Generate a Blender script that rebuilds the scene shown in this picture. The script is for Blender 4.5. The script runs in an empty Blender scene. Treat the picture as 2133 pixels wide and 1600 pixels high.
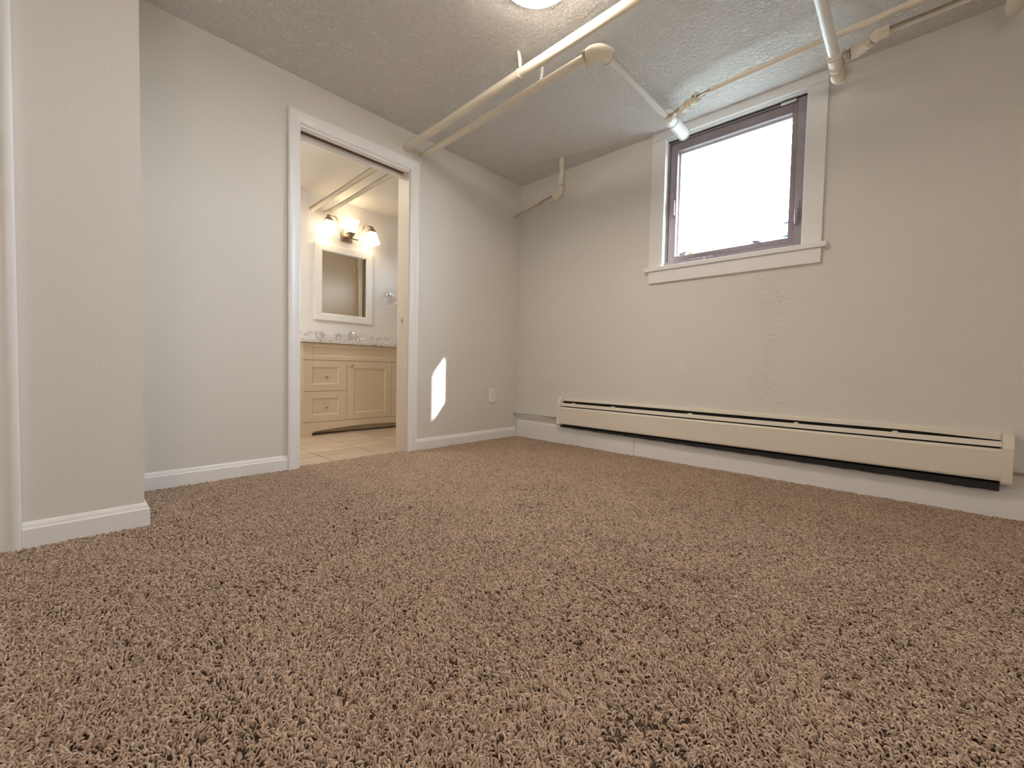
import bpy, bmesh, math, random
from mathutils import Vector, Matrix
random.seed(7)
C = bpy.context.scene.collection
SC = bpy.context.scene
PI = math.pi

# ------------------------------------------------------------------ camera, sky, sun, exposure
cam_d = bpy.data.cameras.new('camera')
cam_d.sensor_fit = 'HORIZONTAL'
cam_d.sensor_width = 36.0
cam_d.lens = 877.92 / 2133.0 * 36.0
cam_d.clip_start = 0.02
cam = bpy.data.objects.new('camera', cam_d)
C.objects.link(cam)
R_ = (0.72846182, 0.68476503, 0.02098136)
U_ = (-0.04056348, 0.01253935, 0.99909828)
F_ = (-0.68388447, 0.72865603, -0.03691089)
cam.matrix_world = Matrix(((R_[0], U_[0], -F_[0], 2.66776), (R_[1], U_[1], -F_[1], -2.91464),
                           (R_[2], U_[2], -F_[2], 0.62138), (0, 0, 0, 1)))
SC.camera = cam

world = bpy.data.worlds.new('world')
SC.world = world
world.use_nodes = True
bg = world.node_tree.nodes['Background']
bg.inputs['Color'].default_value = (0.68, 0.84, 1.0, 1)
bg.inputs['Strength'].default_value = 22.0

sun_d = bpy.data.lights.new('sun', 'SUN')
sun_d.energy = 13.0
sun_d.color = (1.0, 0.97, 0.92)
sun_d.angle = math.radians(0.9)
sun = bpy.data.objects.new('sun', sun_d)
C.objects.link(sun)
sun.location = (6, 4, 6)
sun.rotation_euler = Vector((-1.0, -0.606, -0.755)).to_track_quat('-Z', 'Y').to_euler()

LAMP_E = 47.0       # ceiling dome
SCONCE_E = 3.2
FILL_E = 9.0  # added fill lamp, unseen behind the camera     # each bathroom shade
SC.view_settings.view_transform = 'Standard'
SC.view_settings.look = 'None'
SC.view_settings.exposure = 0.45
SC.view_settings.gamma = 1.0
SC.view_settings.use_curve_mapping = False
SC.cycles.use_denoising = True
SC.cycles.caustics_reflective = False
SC.cycles.caustics_refractive = False
SC.cycles.max_bounces = 12
SC.cycles.diffuse_bounces = 6
SC.cycles.sample_clamp_indirect = 8.0

# ------------------------------------------------------------------ materials
def nodes_of(name):
    m = bpy.data.materials.new(name)
    m.use_nodes = True
    nt = m.node_tree
    return m, nt, nt.nodes['Principled BSDF']

def rgb(c):
    return (c[0], c[1], c[2], 1)

def plain(name, col, rough=0.5, metal=0.0, spec=0.5, bump=None, var=None):
    """bump = (scale, strength, distance); var = (scale, amount) slight colour mottling"""
    m, nt, b = nodes_of(name)
    b.inputs['Base Color'].default_value = rgb(col)
    b.inputs['Roughness'].default_value = rough
    b.inputs['Metallic'].default_value = metal
    b.inputs['Specular IOR Level'].default_value = spec
    co = nt.nodes.new('ShaderNodeTexCoord')
    if bump:
        n = nt.nodes.new('ShaderNodeTexNoise')
        n.inputs['Scale'].default_value = bump[0]
        n.inputs['Detail'].default_value = 3
        nt.links.new(co.outputs['Object'], n.inputs['Vector'])
        bp = nt.nodes.new('ShaderNodeBump')
        bp.inputs['Strength'].default_value = bump[1]
        bp.inputs['Distance'].default_value = bump[2]
        nt.links.new(n.outputs['Fac'], bp.inputs['Height'])
        nt.links.new(bp.outputs['Normal'], b.inputs['Normal'])
    if var:
        n = nt.nodes.new('ShaderNodeTexNoise')
        n.inputs['Scale'].default_value = var[0]
        n.inputs['Detail'].default_value = 4
        nt.links.new(co.outputs['Object'], n.inputs['Vector'])
        r = nt.nodes.new('ShaderNodeValToRGB')
        k = var[1]
        r.color_ramp.elements[0].position = 0.3
        r.color_ramp.elements[1].position = 0.7
        r.color_ramp.elements[0].color = rgb([c * (1 - k) for c in col])
        r.color_ramp.elements[1].color = rgb([min(1, c * (1 + k)) for c in col])
        nt.links.new(n.outputs['Fac'], r.inputs['Fac'])
        nt.links.new(r.outputs['Color'], b.inputs['Base Color'])
    return m

WALLC = (0.755, 0.735, 0.695)
M_wall = plain('wall_paint', WALLC, 0.55, spec=0.35, bump=(140, 0.25, 0.003))
M_wallbath = plain('bathroom_paint', (0.80, 0.785, 0.77), 0.5, spec=0.35, bump=(140, 0.15, 0.002))
M_bathceil = plain('bathroom_ceiling_paint', (0.80, 0.77, 0.72), 0.6)
M_trim = plain('white_trim_paint', (0.88, 0.88, 0.88), 0.35, bump=(30, 0.08, 0.002))
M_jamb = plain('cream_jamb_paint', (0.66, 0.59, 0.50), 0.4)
M_pipe = plain('cream_pipe_paint', (0.80, 0.74, 0.62), 0.5, bump=(60, 0.15, 0.002), var=(8, 0.04))
M_pipew = plain('white_pipe_paint', (0.90, 0.90, 0.87), 0.32, bump=(60, 0.15, 0.002))
M_heater = plain('cream_heater_enamel', (0.80, 0.74, 0.64), 0.38, bump=(25, 0.08, 0.002))
M_dark = plain('gap_shade_and_grime', (0.018, 0.017, 0.017), 0.7, var=(40, 0.5))  # near-black for the shaded heater interior and window gap, plus grime
M_track = plain('brown_track_slot', (0.16, 0.095, 0.045), 0.7)
M_frame = plain('mauve_window_frame', (0.30, 0.245, 0.265), 0.4, var=(20, 0.05))
M_bead = plain('white_glazing_bead', (0.80, 0.82, 0.84), 0.4)
M_chrome = plain('chrome', (0.82, 0.83, 0.85), 0.08, metal=1.0)
M_nickel = plain('brushed_nickel', (0.38, 0.30, 0.23), 0.35, metal=1.0)
M_knob = plain('satin_knob', (0.62, 0.58, 0.50), 0.28, metal=1.0)
M_van = plain('cream_cabinet_paint', (0.73, 0.635, 0.48), 0.38)
M_vandark = plain('cabinet_inside', (0.20, 0.16, 0.12), 0.7)
M_plate = plain('white_plastic', (0.90, 0.89, 0.88), 0.35)
M_slot = plain('outlet_slot', (0.12, 0.11, 0.10), 0.6)
M_mirrorframe = plain('white_mirror_frame', (0.82, 0.80, 0.77), 0.35)
M_ext = plain('exterior_stucco', (0.62, 0.60, 0.56), 0.9, bump=(60, 0.3, 0.004))
M_soffit = plain('white_soffit', (0.78, 0.82, 0.88), 0.6)
M_ground = plain('dull_lawn_ground', (0.13, 0.135, 0.12), 0.9, var=(5, 0.1))
M_leaf1 = plain('orange_dry_leaf', (0.22, 0.085, 0.018), 0.6, var=(60, 0.2))
M_leaf2 = plain('purple_brown_leaf', (0.085, 0.045, 0.05), 0.6, var=(60, 0.2))
M_tree = plain('blue_green_needles', (0.035, 0.065, 0.09), 0.7, var=(3, 0.3))
M_bark = plain('bark', (0.16, 0.11, 0.08), 0.9, bump=(30, 0.6, 0.01))

def mirror_mat():
    m, nt, b = nodes_of('mirror_glass')
    b.inputs['Base Color'].default_value = (0.92, 0.92, 0.90, 1)
    b.inputs['Metallic'].default_value = 1
    b.inputs['Roughness'].default_value = 0.01
    return m
M_mirror = mirror_mat()

def glass_mat():
    m = bpy.data.materials.new('window_glass')
    m.use_nodes = True
    nt = m.node_tree
    nt.nodes.clear()
    out = nt.nodes.new('ShaderNodeOutputMaterial')
    tr = nt.nodes.new('ShaderNodeBsdfTransparent')
    tr.inputs['Color'].default_value = (0.97, 0.985, 0.99, 1)
    gl = nt.nodes.new('ShaderNodeBsdfGlossy')
    gl.inputs['Roughness'].default_value = 0.02
    fr = nt.nodes.new('ShaderNodeFresnel')
    fr.inputs['IOR'].default_value = 1.3
    mx = nt.nodes.new('ShaderNodeMixShader')
    ge = nt.nodes.new('ShaderNodeNewGeometry')
    iv = nt.nodes.new('ShaderNodeMath')
    iv.operation = 'SUBTRACT'
    iv.inputs[0].default_value = 1.0
    ml = nt.nodes.new('ShaderNodeMath')
    ml.operation = 'MULTIPLY'
    nt.links.new(ge.outputs['Backfacing'], iv.inputs[1])
    nt.links.new(iv.outputs[0], ml.inputs[0])
    nt.links.new(fr.outputs['Fac'], ml.inputs[1])
    nt.links.new(ml.outputs[0], mx.inputs['Fac'])     # the front face carries the whole reflection
    nt.links.new(tr.outputs['BSDF'], mx.inputs[1])
    nt.links.new(gl.outputs['BSDF'], mx.inputs[2])
    nt.links.new(mx.outputs['Shader'], out.inputs['Surface'])
    return m
M_glass = glass_mat()

def emit_mat(name, col, strength):
    m, nt, b = nodes_of(name)
    b.inputs['Base Color'].default_value = (0.85, 0.82, 0.76, 1)
    b.inputs['Roughness'].default_value = 0.3
    b.inputs['Emission Color'].default_value = rgb(col)
    b.inputs['Emission Strength'].default_value = strength
    return m
M_dome = emit_mat('lit_dome_glass', (1.0, 0.865, 0.73), LAMP_E)
M_dome_small = emit_mat('fill_dome_glass', (1.0, 0.91, 0.80), 42.0)
M_drum = emit_mat('fill_lamp_shade', (1.0, 0.865, 0.75), FILL_E)
M_shade = emit_mat('lit_shade_glass', (1.0, 0.79, 0.52), SCONCE_E)

def ceiling_mat():
    """sprayed knock-down texture: blobs of two sizes"""
    m, nt, b = nodes_of('textured_ceiling_paint')
    b.inputs['Base Color'].default_value = (0.90, 0.885, 0.86, 1)
    b.inputs['Roughness'].default_value = 0.6
    co = nt.nodes.new('ShaderNodeTexCoord')
    n1 = nt.nodes.new('ShaderNodeTexNoise')
    n1.inputs['Scale'].default_value = 58
    n1.inputs['Detail'].default_value = 4
    n1.inputs['Roughness'].default_value = 0.6
    r1 = nt.nodes.new('ShaderNodeValToRGB')
    r1.color_ramp.elements[0].position = 0.42
    r1.color_ramp.elements[1].position = 0.66
    n2 = nt.nodes.new('ShaderNodeTexVoronoi')
    n2.inputs['Scale'].default_value = 48
    ad = nt.nodes.new('ShaderNodeMath')
    ad.operation = 'MULTIPLY_ADD'
    ad.inputs[1].default_value = -0.45
    bp = nt.nodes.new('ShaderNodeBump')
    bp.inputs['Strength'].default_value = 0.8
    bp.inputs['Distance'].default_value = 0.012
    L = nt.links.new
    L(co.outputs['Object'], n1.inputs['Vector'])
    L(co.outputs['Object'], n2.inputs['Vector'])
    L(n1.outputs['Fac'], r1.inputs['Fac'])
    L(n2.outputs['Distance'], ad.inputs[0])
    L(r1.outputs['Color'], ad.inputs[2])
    L(ad.outputs['Value'], bp.inputs['Height'])
    L(bp.outputs['Normal'], b.inputs['Normal'])
    return m
M_ceil = ceiling_mat()

def window_wall_mat():
    """painted plaster with an old patched crack running down under the window"""
    m, nt, b = nodes_of('patched_plaster_paint')
    b.inputs['Base Color'].default_value = rgb(WALLC)
    b.inputs['Roughness'].default_value = 0.55
    b.inputs['Specular IOR Level'].default_value = 0.35
    L = nt.links.new
    N = nt.nodes.new
    co = N('ShaderNodeTexCoord')
    sep = N('ShaderNodeSeparateXYZ')
    L(co.outputs['Object'], sep.inputs[0])
    wob = N('ShaderNodeTexNoise')
    wob.inputs['Scale'].default_value = 4
    L(co.outputs['Object'], wob.inputs['Vector'])
    # distance from the crack line x = 2.04 (+wobble)
    s1 = N('ShaderNodeMath'); s1.operation = 'MULTIPLY_ADD'
    L(wob.outputs['Fac'], s1.inputs[0]); s1.inputs[1].default_value = 0.35; s1.inputs[2].default_value = 1.87
    s2 = N('ShaderNodeMath'); s2.operation = 'SUBTRACT'
    L(sep.outputs['X'], s2.inputs[0]); L(s1.outputs[0], s2.inputs[1])
    s3 = N('ShaderNodeMath'); s3.operation = 'ABSOLUTE'
    L(s2.outputs[0], s3.inputs[0])
    mk = N('ShaderNodeMapRange')
    mk.inputs['From Min'].default_value = 0.0
    mk.inputs['From Max'].default_value = 0.085
    mk.inputs['To Min'].default_value = 1.0
    mk.inputs['To Max'].default_value = 0.0
    L(s3.outputs[0], mk.inputs['Value'])
    mz = N('ShaderNodeMapRange')
    mz.inputs['From Min'].default_value = 1.30
    mz.inputs['From Max'].default_value = 1.15
    L(sep.outputs['Z'], mz.inputs['Value'])
    cr = N('ShaderNodeTexNoise')
    cr.inputs['Scale'].default_value = 38
    cr.inputs['Detail'].default_value = 6
    L(co.outputs['Object'], cr.inputs['Vector'])
    rp = N('ShaderNodeValToRGB')
    rp.color_ramp.elements[0].position = 0.5
    rp.color_ramp.elements[1].position = 0.6
    L(cr.outputs['Fac'], rp.inputs['Fac'])
    m1 = N('ShaderNodeMath'); m1.operation = 'MULTIPLY'
    L(mk.outputs[0], m1.inputs[0]); L(mz.outputs[0], m1.inputs[1])
    m2 = N('ShaderNodeMath'); m2.operation = 'MULTIPLY'
    L(m1.outputs[0], m2.inputs[0]); L(rp.outputs['Color'], m2.inputs[1])
    fine = N('ShaderNodeTexNoise')
    fine.inputs['Scale'].default_value = 140
    L(co.outputs['Object'], fine.inputs['Vector'])
    big = N('ShaderNodeTexNoise')
    big.inputs['Scale'].default_value = 5
    L(co.outputs['Object'], big.inputs['Vector'])
    a1 = N('ShaderNodeMath'); a1.operation = 'MULTIPLY_ADD'
    L(fine.outputs['Fac'], a1.inputs[0]); a1.inputs[1].default_value = 0.30
    L(m2.outputs[0], a1.inputs[2])
    a2 = N('ShaderNodeMath'); a2.operation = 'MULTIPLY_ADD'
    L(big.outputs['Fac'], a2.inputs[0]); a2.inputs[1].default_value = 2.5
    L(a1.outputs[0], a2.inputs[2])
    bp = N('ShaderNodeBump')
    bp.inputs['Strength'].default_value = 0.6
    bp.inputs['Distance'].default_value = 0.005
    L(a2.outputs[0], bp.inputs['Height'])
    L(bp.outputs['Normal'], b.inputs['Normal'])
    return m
M_wallwin = window_wall_mat()

def marble_mat():
    m, nt, b = nodes_of('grey_veined_marble')
    b.inputs['Roughness'].default_value = 0.18
    L = nt.links.new
    co = nt.nodes.new('ShaderNodeTexCoord')
    n = nt.nodes.new('ShaderNodeTexNoise')
    n.inputs['Scale'].default_value = 9
    n.inputs['Detail'].default_value = 8
    n.inputs['Distortion'].default_value = 1.5
    r = nt.nodes.new('ShaderNodeValToRGB')
    e = r.color_ramp.elements
    e[0].position = 0.36; e[0].color = (0.50, 0.48, 0.48, 1)
    e[1].position = 0.60; e[1].color = (0.80, 0.79, 0.79, 1)
    k = e.new(0.45); k.color = (0.72, 0.71, 0.71, 1)
    L(co.outputs['Object'], n.inputs['Vector'])
    L(n.outputs['Fac'], r.inputs['Fac'])
    L(r.outputs['Color'], b.inputs['Base Color'])
    return m
M_marble = marble_mat()

def tile_mat(i):
    m, nt, b = nodes_of('travertine_tile_%d' % i)
    b.inputs['Roughness'].default_value = 0.35
    L = nt.links.new
    co = nt.nodes.new('ShaderNodeTexCoord')
    mp = nt.nodes.new('ShaderNodeMapping')
    mp.inputs['Scale'].default_value = (14, 2.5, 1)
    mp.inputs['Location'].default_value = (i * 3.7, i * 1.9, 0)
    n = nt.nodes.new('ShaderNodeTexNoise')
    n.inputs['Scale'].default_value = 1.2
    n.inputs['Detail'].default_value = 5
    r = nt.nodes.new('ShaderNodeValToRGB')
    t = (1.0, 0.93, 1.06)[i % 3]
    r.color_ramp.elements[0].position = 0.3
    r.color_ramp.elements[1].position = 0.7
    r.color_ramp.elements[0].color = rgb([c * t for c in (0.47, 0.37, 0.27)])
    r.color_ramp.elements[1].color = rgb([c * t for c in (0.63, 0.52, 0.41)])
    L(co.outputs['Object'], mp.inputs['Vector'])
    L(mp.outputs['Vector'], n.inputs['Vector'])
    L(n.outputs['Fac'], r.inputs['Fac'])
    L(r.outputs['Color'], b.inputs['Base Color'])
    return m
M_tiles = [tile_mat(i) for i in range(3)]
M_grout = plain('grout', (0.30, 0.23, 0.17), 0.9)

# ------------------------------------------------------------------ mesh helpers
def link(name, me, mat, parent=None, smooth=False):
    if mat is not None:
        me.materials.append(mat)
    o = bpy.data.objects.new(name, me)
    C.objects.link(o)
    if parent is not None:
        o.parent = parent
    if smooth:
        for p in me.polygons:
            p.use_smooth = True
    return o

def build(name, bm, mat, parent=None, smooth=False, autosmooth=None):
    bmesh.ops.recalc_face_normals(bm, faces=bm.faces[:])
    me = bpy.data.meshes.new(name)
    if smooth and autosmooth is None:
        autosmooth = 60
    if autosmooth is not None:
        for e in bm.edges:
            if len(e.link_faces) == 2 and e.calc_face_angle(0) > math.radians(autosmooth):
                e.smooth = False
        smooth = True
    bm.to_mesh(me)
    bm.free()
    return link(name, me, mat, parent, smooth)

def NB():
    return bmesh.new()

def box(bm, lo, hi, bev=0.0, seg=2):
    lo = Vector(lo); hi = Vector(hi)
    r = bmesh.ops.create_cube(bm, size=1.0)
    vs = r['verts']
    for v in vs:
        v.co = Vector((lo[i] + (v.co[i] + 0.5) * (hi[i] - lo[i]) for i in range(3)))
    if bev > 0:
        es = list({e for v in vs for e in v.link_edges})
        bmesh.ops.bevel(bm, geom=es, offset=bev, segments=seg, affect='EDGES', profile=0.5)

def frame_axes(d):
    d = d.normalized()
    a = Vector((0, 0, 1)) if abs(d.z) < 0.9 else Vector((0, 1, 0))
    u = d.cross(a).normalized()
    return d, u, u.cross(d).normalized()

def tube(bm, pts, rad, n=24, caps=True):
    """round tube along a polyline; rad is a number or one per point"""
    pts = [Vector(p) for p in pts]
    if not isinstance(rad, (list, tuple)):
        rad = [rad] * len(pts)
    rings = []
    u = None
    for i, p in enumerate(pts):
        if i == 0: d = pts[1] - pts[0]
        elif i == len(pts) - 1: d = pts[-1] - pts[-2]
        else: d = (pts[i + 1] - pts[i]).normalized() + (pts[i] - pts[i - 1]).normalized()
        if d.length < 1e-9: d = pts[i] - pts[i - 1]
        d = d.normalized()
        if u is None:
            d, u, w = frame_axes(d)
        else:
            u = (u - d * u.dot(d)).normalized()
            w = d.cross(u)
        rings.append([bm.verts.new(p + (u * math.cos(2 * PI * k / n) + w * math.sin(2 * PI * k / n)) * rad[i]) for k in range(n)])
    for a, b in zip(rings, rings[1:]):
        for k in range(n):
            bm.faces.new((a[k], a[(k + 1) % n], b[(k + 1) % n], b[k]))
    if caps:
        bm.faces.new(rings[0][::-1])
        bm.faces.new(rings[-1])

def lathe(bm, prof, org, axis, n=32):
    """prof = [(t along axis, radius)]"""
    org = Vector(org)
    d, u, w = frame_axes(Vector(axis))
    rings = []
    for t, r in prof:
        c = org + d * t
        if r < 1e-6:
            rings.append([bm.verts.new(c)])
        else:
            rings.append([bm.verts.new(c + (u * math.cos(2 * PI * k / n) + w * math.sin(2 * PI * k / n)) * r) for k in range(n)])
    for a, b in zip(rings, rings[1:]):
        for k in range(n):
            k2 = (k + 1) % n
            if len(a) == 1 and len(b) == 1: continue
            if len(a) == 1: bm.faces.new((a[0], b[k2], b[k]))
            elif len(b) == 1: bm.faces.new((a[k], a[k2], b[0]))
            else: bm.faces.new((a[k], a[k2], b[k2], b[k]))
    if len(rings[0]) > 1: bm.faces.new(rings[0][::-1])
    if len(rings[-1]) > 1: bm.faces.new(rings[-1])

def extrude_sections(bm, secs):
    """closed sections (lists of points) joined one to the next, ends capped"""
    rows = [[bm.verts.new(Vector(p)) for p in s] for s in secs]
    n = len(rows[0])
    for a, b in zip(rows, rows[1:]):
        for k in range(n):
            bm.faces.new((a[k], a[(k + 1) % n], b[(k + 1) % n], b[k]))
    bm.faces.new(rows[0][::-1])
    bm.faces.new(rows[-1])

def arc(c, a, b, deg0, deg1, n):
    """points c + a*cos + b*sin"""
    c = Vector(c); a = Vector(a); b = Vector(b)
    return [c + a * math.cos(math.radians(deg0 + (deg1 - deg0) * i / n)) + b * math.sin(math.radians(deg0 + (deg1 - deg0) * i / n)) for i in range(n + 1)]

def struct(o):
    o['kind'] = 'structure'
    return o

def empty(name, loc, label=None, cat=None, group=None):
    o = bpy.data.objects.new(name, None)
    C.objects.link(o)
    o.location = loc
    o.empty_display_size = 0.05
    if label: o['label'] = label
    if cat: o['category'] = cat
    if group: o['group'] = group
    return o

def under(parent, o):
    """parent keeping the world position (parents are unrotated empties)"""
    o.parent = parent
    o.matrix_parent_inverse = Matrix.Translation(parent.location).inverted()
    return o

def part(name, bm, mat, parent, **k):
    o = build(name, bm, mat, None, **k)
    return under(parent, o)

def sub(name, bm, mat, parent_part, **k):
    o = build(name, bm, mat, None, **k)
    o.parent = parent_part
    o.matrix_parent_inverse = parent_part.matrix_basis.inverted()
    if parent_part.parent is not None:
        # parent_part sits at the world origin (its inverse cancels the empty), so identity is right
        o.matrix_parent_inverse = Matrix.Identity(4)
    return o

def tag(o, label, cat, group=None):
    o['label'] = label
    o['category'] = cat
    if group: o['group'] = group
    return o

# ------------------------------------------------------------------ room dimensions
H = 2.30
X1, Y1 = 4.0, -4.2          # room runs x 0..X1, y Y1..0
BX, BY = 0.555, -2.708      # bump-out face and end
XB = -1.68                  # bathroom back wall
BYL, BYR = -2.5, 0.12       # bathroom left and right walls
DT = 0.13                   # door wall thickness
DO0, DO1 = -1.952, -1.188   # rough door opening (y)
DH = 2.035                  # door head
WX0, WX1, WZ0, WZ1 = 1.36, 2.20, 1.352, 2.24   # window opening

# ------------------------------------------------------------------ shell
bm = NB(); box(bm, (-0.0, Y1 - .1, -0.12), (X1 + .1, 0.0, -0.02))
floor = struct(build('floor', bm, plain('tan_carpet', (0.42, 0.33, 0.26), 0.95, bump=(400, 0.6, 0.004), var=(300, 0.3))))
bm = NB(); box(bm, (-0.0, Y1 - .1, H), (X1 + .1, 0.25, H + 0.1))
ceil = struct(build('ceiling', bm, M_ceil))
# door wall (x -DT..0)
bm = NB()
box(bm, (-DT, Y1 - .1, -.12), (0, DO0, H + .0115)); box(bm, (-DT, DO1, -.12), (0, 0.0, H + .0115)); box(bm, (-DT, DO0, DH), (0, DO1, H + .0115))
box(bm, (-DT, 0.0, -.12), (0, BYR, H + .0115))
struct(build('wall_left', bm, M_wall))
# window wall (y 0..0.25)
bm = NB()
box(bm, (0, 0, -.12), (WX0, .25, H)); box(bm, (WX1, 0, -.12), (X1 + .1, .25, H))
box(bm, (WX0, 0, -.12), (WX1, .25, WZ0)); box(bm, (WX0, 0, WZ1), (WX1, .25, H))
struct(build('wall_right', bm, M_wallwin))
bm = NB(); box(bm, (X1, Y1 - .1, -.12), (X1 + .1, 0, H)); struct(build('wall_front', bm, M_wall))
bm = NB(); box(bm, (0, Y1 - .1, -.12), (X1, Y1, H)); struct(build('wall_back', bm, M_wall))
# bump-out with the next doorway
D2 = -3.085                 # opening edge of the second door
bm = NB()
box(bm, (0.0, D2, -.12), (BX, BY, H)); box(bm, (0.0, Y1, 2.05), (BX, D2, H)); box(bm, (0.0, Y1, -.12), (BX - .12, D2, 2.05))
struct(build('wall_closet', bm, M_wall))
d2 = struct(empty('door_2', (BX - .06, -3.5, 0)))
bm = NB(); box(bm, (BX - .10, -3.85, 0.0), (BX - .06, D2 - .004, 2.03), .003)
for z0, z1 in ((.25, .95), (1.1, 1.85)):
    box(bm, (BX - .062, -3.74, z0), (BX - .052, D2 - .12, z1), .004)
part('door_leaf', bm, M_trim, d2)

# second door's casing (its outer edge is what the frame shows)
CAS = [(0.0, 0.0), (0.0, 0.019), (0.006, 0.022), (0.020, 0.020), (0.026, 0.0175), (0.040, 0.0145), (0.055, 0.0125), (0.062, 0.0125), (0.068, 0.009), (0.070, 0.0)]
def casing(bm, plane_x, pts_outer_inner, prof):
    """flat trim on a wall x = plane_x; pts = [(outer(y,z), inner(y,z)), ...]; profile from outer to inner edge"""
    W = prof[-1][0]
    secs = []
    for (oy, oz), (iy, iz) in pts_outer_inner:
        s = []
        for u, h in prof:
            t = u / W
            s.append((plane_x + h, oy + (iy - oy) * t, oz + (iz - oz) * t))
        secs.append(s)
    extrude_sections(bm, secs)
bm = NB(); casing(bm, BX, [((-3.015, -.015), (-3.085, -.015)), ((-3.015, 2.12), (-3.085, 2.05))], CAS)
part('casing_side', bm, M_trim, d2, autosmooth=50)
bm = NB(); casing(bm, BX, [((-3.015, 2.12), (-3.085, 2.05)), ((-3.95, 2.12), (-3.88, 2.05))], CAS)
part('casing_head', bm, M_trim, d2, autosmooth=50)

# bathroom shell
bm = NB(); box(bm, (XB - .1, BYL, -.12), (XB, BYR, H + .02)); struct(build('wall_bathroom_back', bm, M_wallbath))
bm = NB(); box(bm, (XB - .1, BYL - .1, -.12), (-DT, BYL, H + .02)); struct(build('wall_bathroom_left', bm, M_wallbath))
# inner lining of the door wall on the bathroom side
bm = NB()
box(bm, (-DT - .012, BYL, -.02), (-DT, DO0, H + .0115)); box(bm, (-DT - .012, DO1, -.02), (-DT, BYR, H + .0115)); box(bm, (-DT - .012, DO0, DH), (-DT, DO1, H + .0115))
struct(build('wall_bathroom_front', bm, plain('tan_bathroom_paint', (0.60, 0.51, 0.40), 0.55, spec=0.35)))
# exterior wall of the bathroom with its window
B0, B1, BZ0, BZ1 = -1.00, -0.55, 1.55, 1.95
bm = NB()
box(bm, (XB - .1, BYR, -.12), (B0, .25, H + .02)); box(bm, (B1, BYR, -.12), (0, .25, H + .02))
box(bm, (B0, BYR, -.12), (B1, .25, BZ0)); box(bm, (B0, BYR, BZ1), (B1, .25, H + .02))
struct(build('wall_bathroom_right', bm, M_wallbath))
bm = NB(); box(bm, (XB - .1, BYL - .1, H + .012), (-.0005, .25, H + .1)); struct(build('ceiling_bathroom', bm, M_bathceil))
w2 = struct(empty('window_2', ((B0 + B1) / 2, .18, BZ0)))
bm = NB()
for lo, hi in (((B0, .15, BZ0), (B0 + .05, .20, BZ1)), ((B1 - .05, .15, BZ0), (B1, .20, BZ1)), ((B0 + .05, .15, BZ0), (B1 - .05, .20, BZ0 + .05)), ((B0 + .05, .15, BZ1 - .05), (B1 - .05, .20, BZ1))):
    box(bm, lo, hi, .003)
part('window_frame', bm, M_frame, w2)
bm = NB(); box(bm, (B0 + .05, .172, BZ0 + .05), (B1 - .05, .178, BZ1 - .05)); part('pane', bm, M_glass, w2)

# tiled bathroom floor: one object per tile
bm = NB(); box(bm, (XB, BYL, -.12), (-.0, BYR, -.016))
fb = struct(build('floor_bathroom', bm, M_grout))
TP, TG = 0.335, 0.006
tile_mesh = {}
ys = [-2.38 + TP * k for k in range(-1, 9)]
xs = [-0.055 - TP * k for k in range(0, 6)]
idx = 0
for iy, y in enumerate(ys):
    for ix, x in enumerate(xs):
        lo = [max(x - TP + TG / 2, XB), max(y + TG / 2, BYL)]
        hi = [min(x - TG / 2, -.0), min(y + TP - TG / 2, BYR)]
        if ix == 0: hi[0] = -.0445
        if hi[0] - lo[0] < .02 or hi[1] - lo[1] < .02: continue
        if ix == 0:
            if hi[1] < DO0 or lo[1] > DO1: hi[0] = -DT     # behind the wall on both sides of the doorway
        bm = NB(); box(bm, (lo[0], lo[1], -.018), (hi[0], hi[1], -.010 - random.random() * .0006), .0012, 1)
        t = build('tile', bm, M_tiles[idx % 3], fb); idx += 1
        idx += random.randint(0, 1)

# ------------------------------------------------------------------ baseboards
def bb_prof(h=0.078, t=0.015):
    return [(0, 0), (t, 0), (t, h * .70), (t - .002, h * .74), (t - .005, h * .77), (t - .0065, h * .86), (t - .010, h * .95), (.002, h), (0, h)]
def bb_left(bm, y0, y1, x=0.0, base=-.016):
    extrude_sections(bm, [[(x + a, y, b if b > 0 else base) for a, b in bb_prof()] for y in (y0, y1)])
bm = NB(); bb_left(bm, BY, -2.0105); bb_left(bm, -1.1175, -.021)
struct(build('baseboard_left', bm, M_trim))
bm = NB()
pr = [(a, b if b > 0 else -.016) for a, b in bb_prof()]
extrude_sections(bm, [[(BX + a, -3.0145, b) for a, b in pr], [(BX + a, BY + a, b) for a, b in pr], [(0.0, BY + a, b) for a, b in pr]])
struct(build('baseboard_closet', bm, M_trim))
# thick board along the window wall, in two lengths
br = struct(empty('baseboard_right', (1.2, -.01, 0)))
def ledge(x0, x1, z0, z1):
    bm = NB()
    extrude_sections(bm, [[(x, 0.0, -.016), (x, -.02, -.016), (x, -.02, zz - .008), (x, -.016, zz - .002), (x, -.011, zz), (x, 0, zz)] for x, zz in ((x0, z0), (x1, z1))])
    return part('board', bm, M_trim, br)
ledge(0.0165, 1.2035, .145, .133); ledge(1.2065, X1, .133, .121)
bm = NB(); box(bm, (X1 - .015, Y1, -.016), (X1, -.021, .078), .003); struct(build('baseboard_front', bm, M_trim))
bm = NB(); box(bm, (BX, Y1, -.016), (X1 - .016, Y1 + .015, .078), .003); struct(build('baseboard_back', bm, M_trim))

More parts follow.
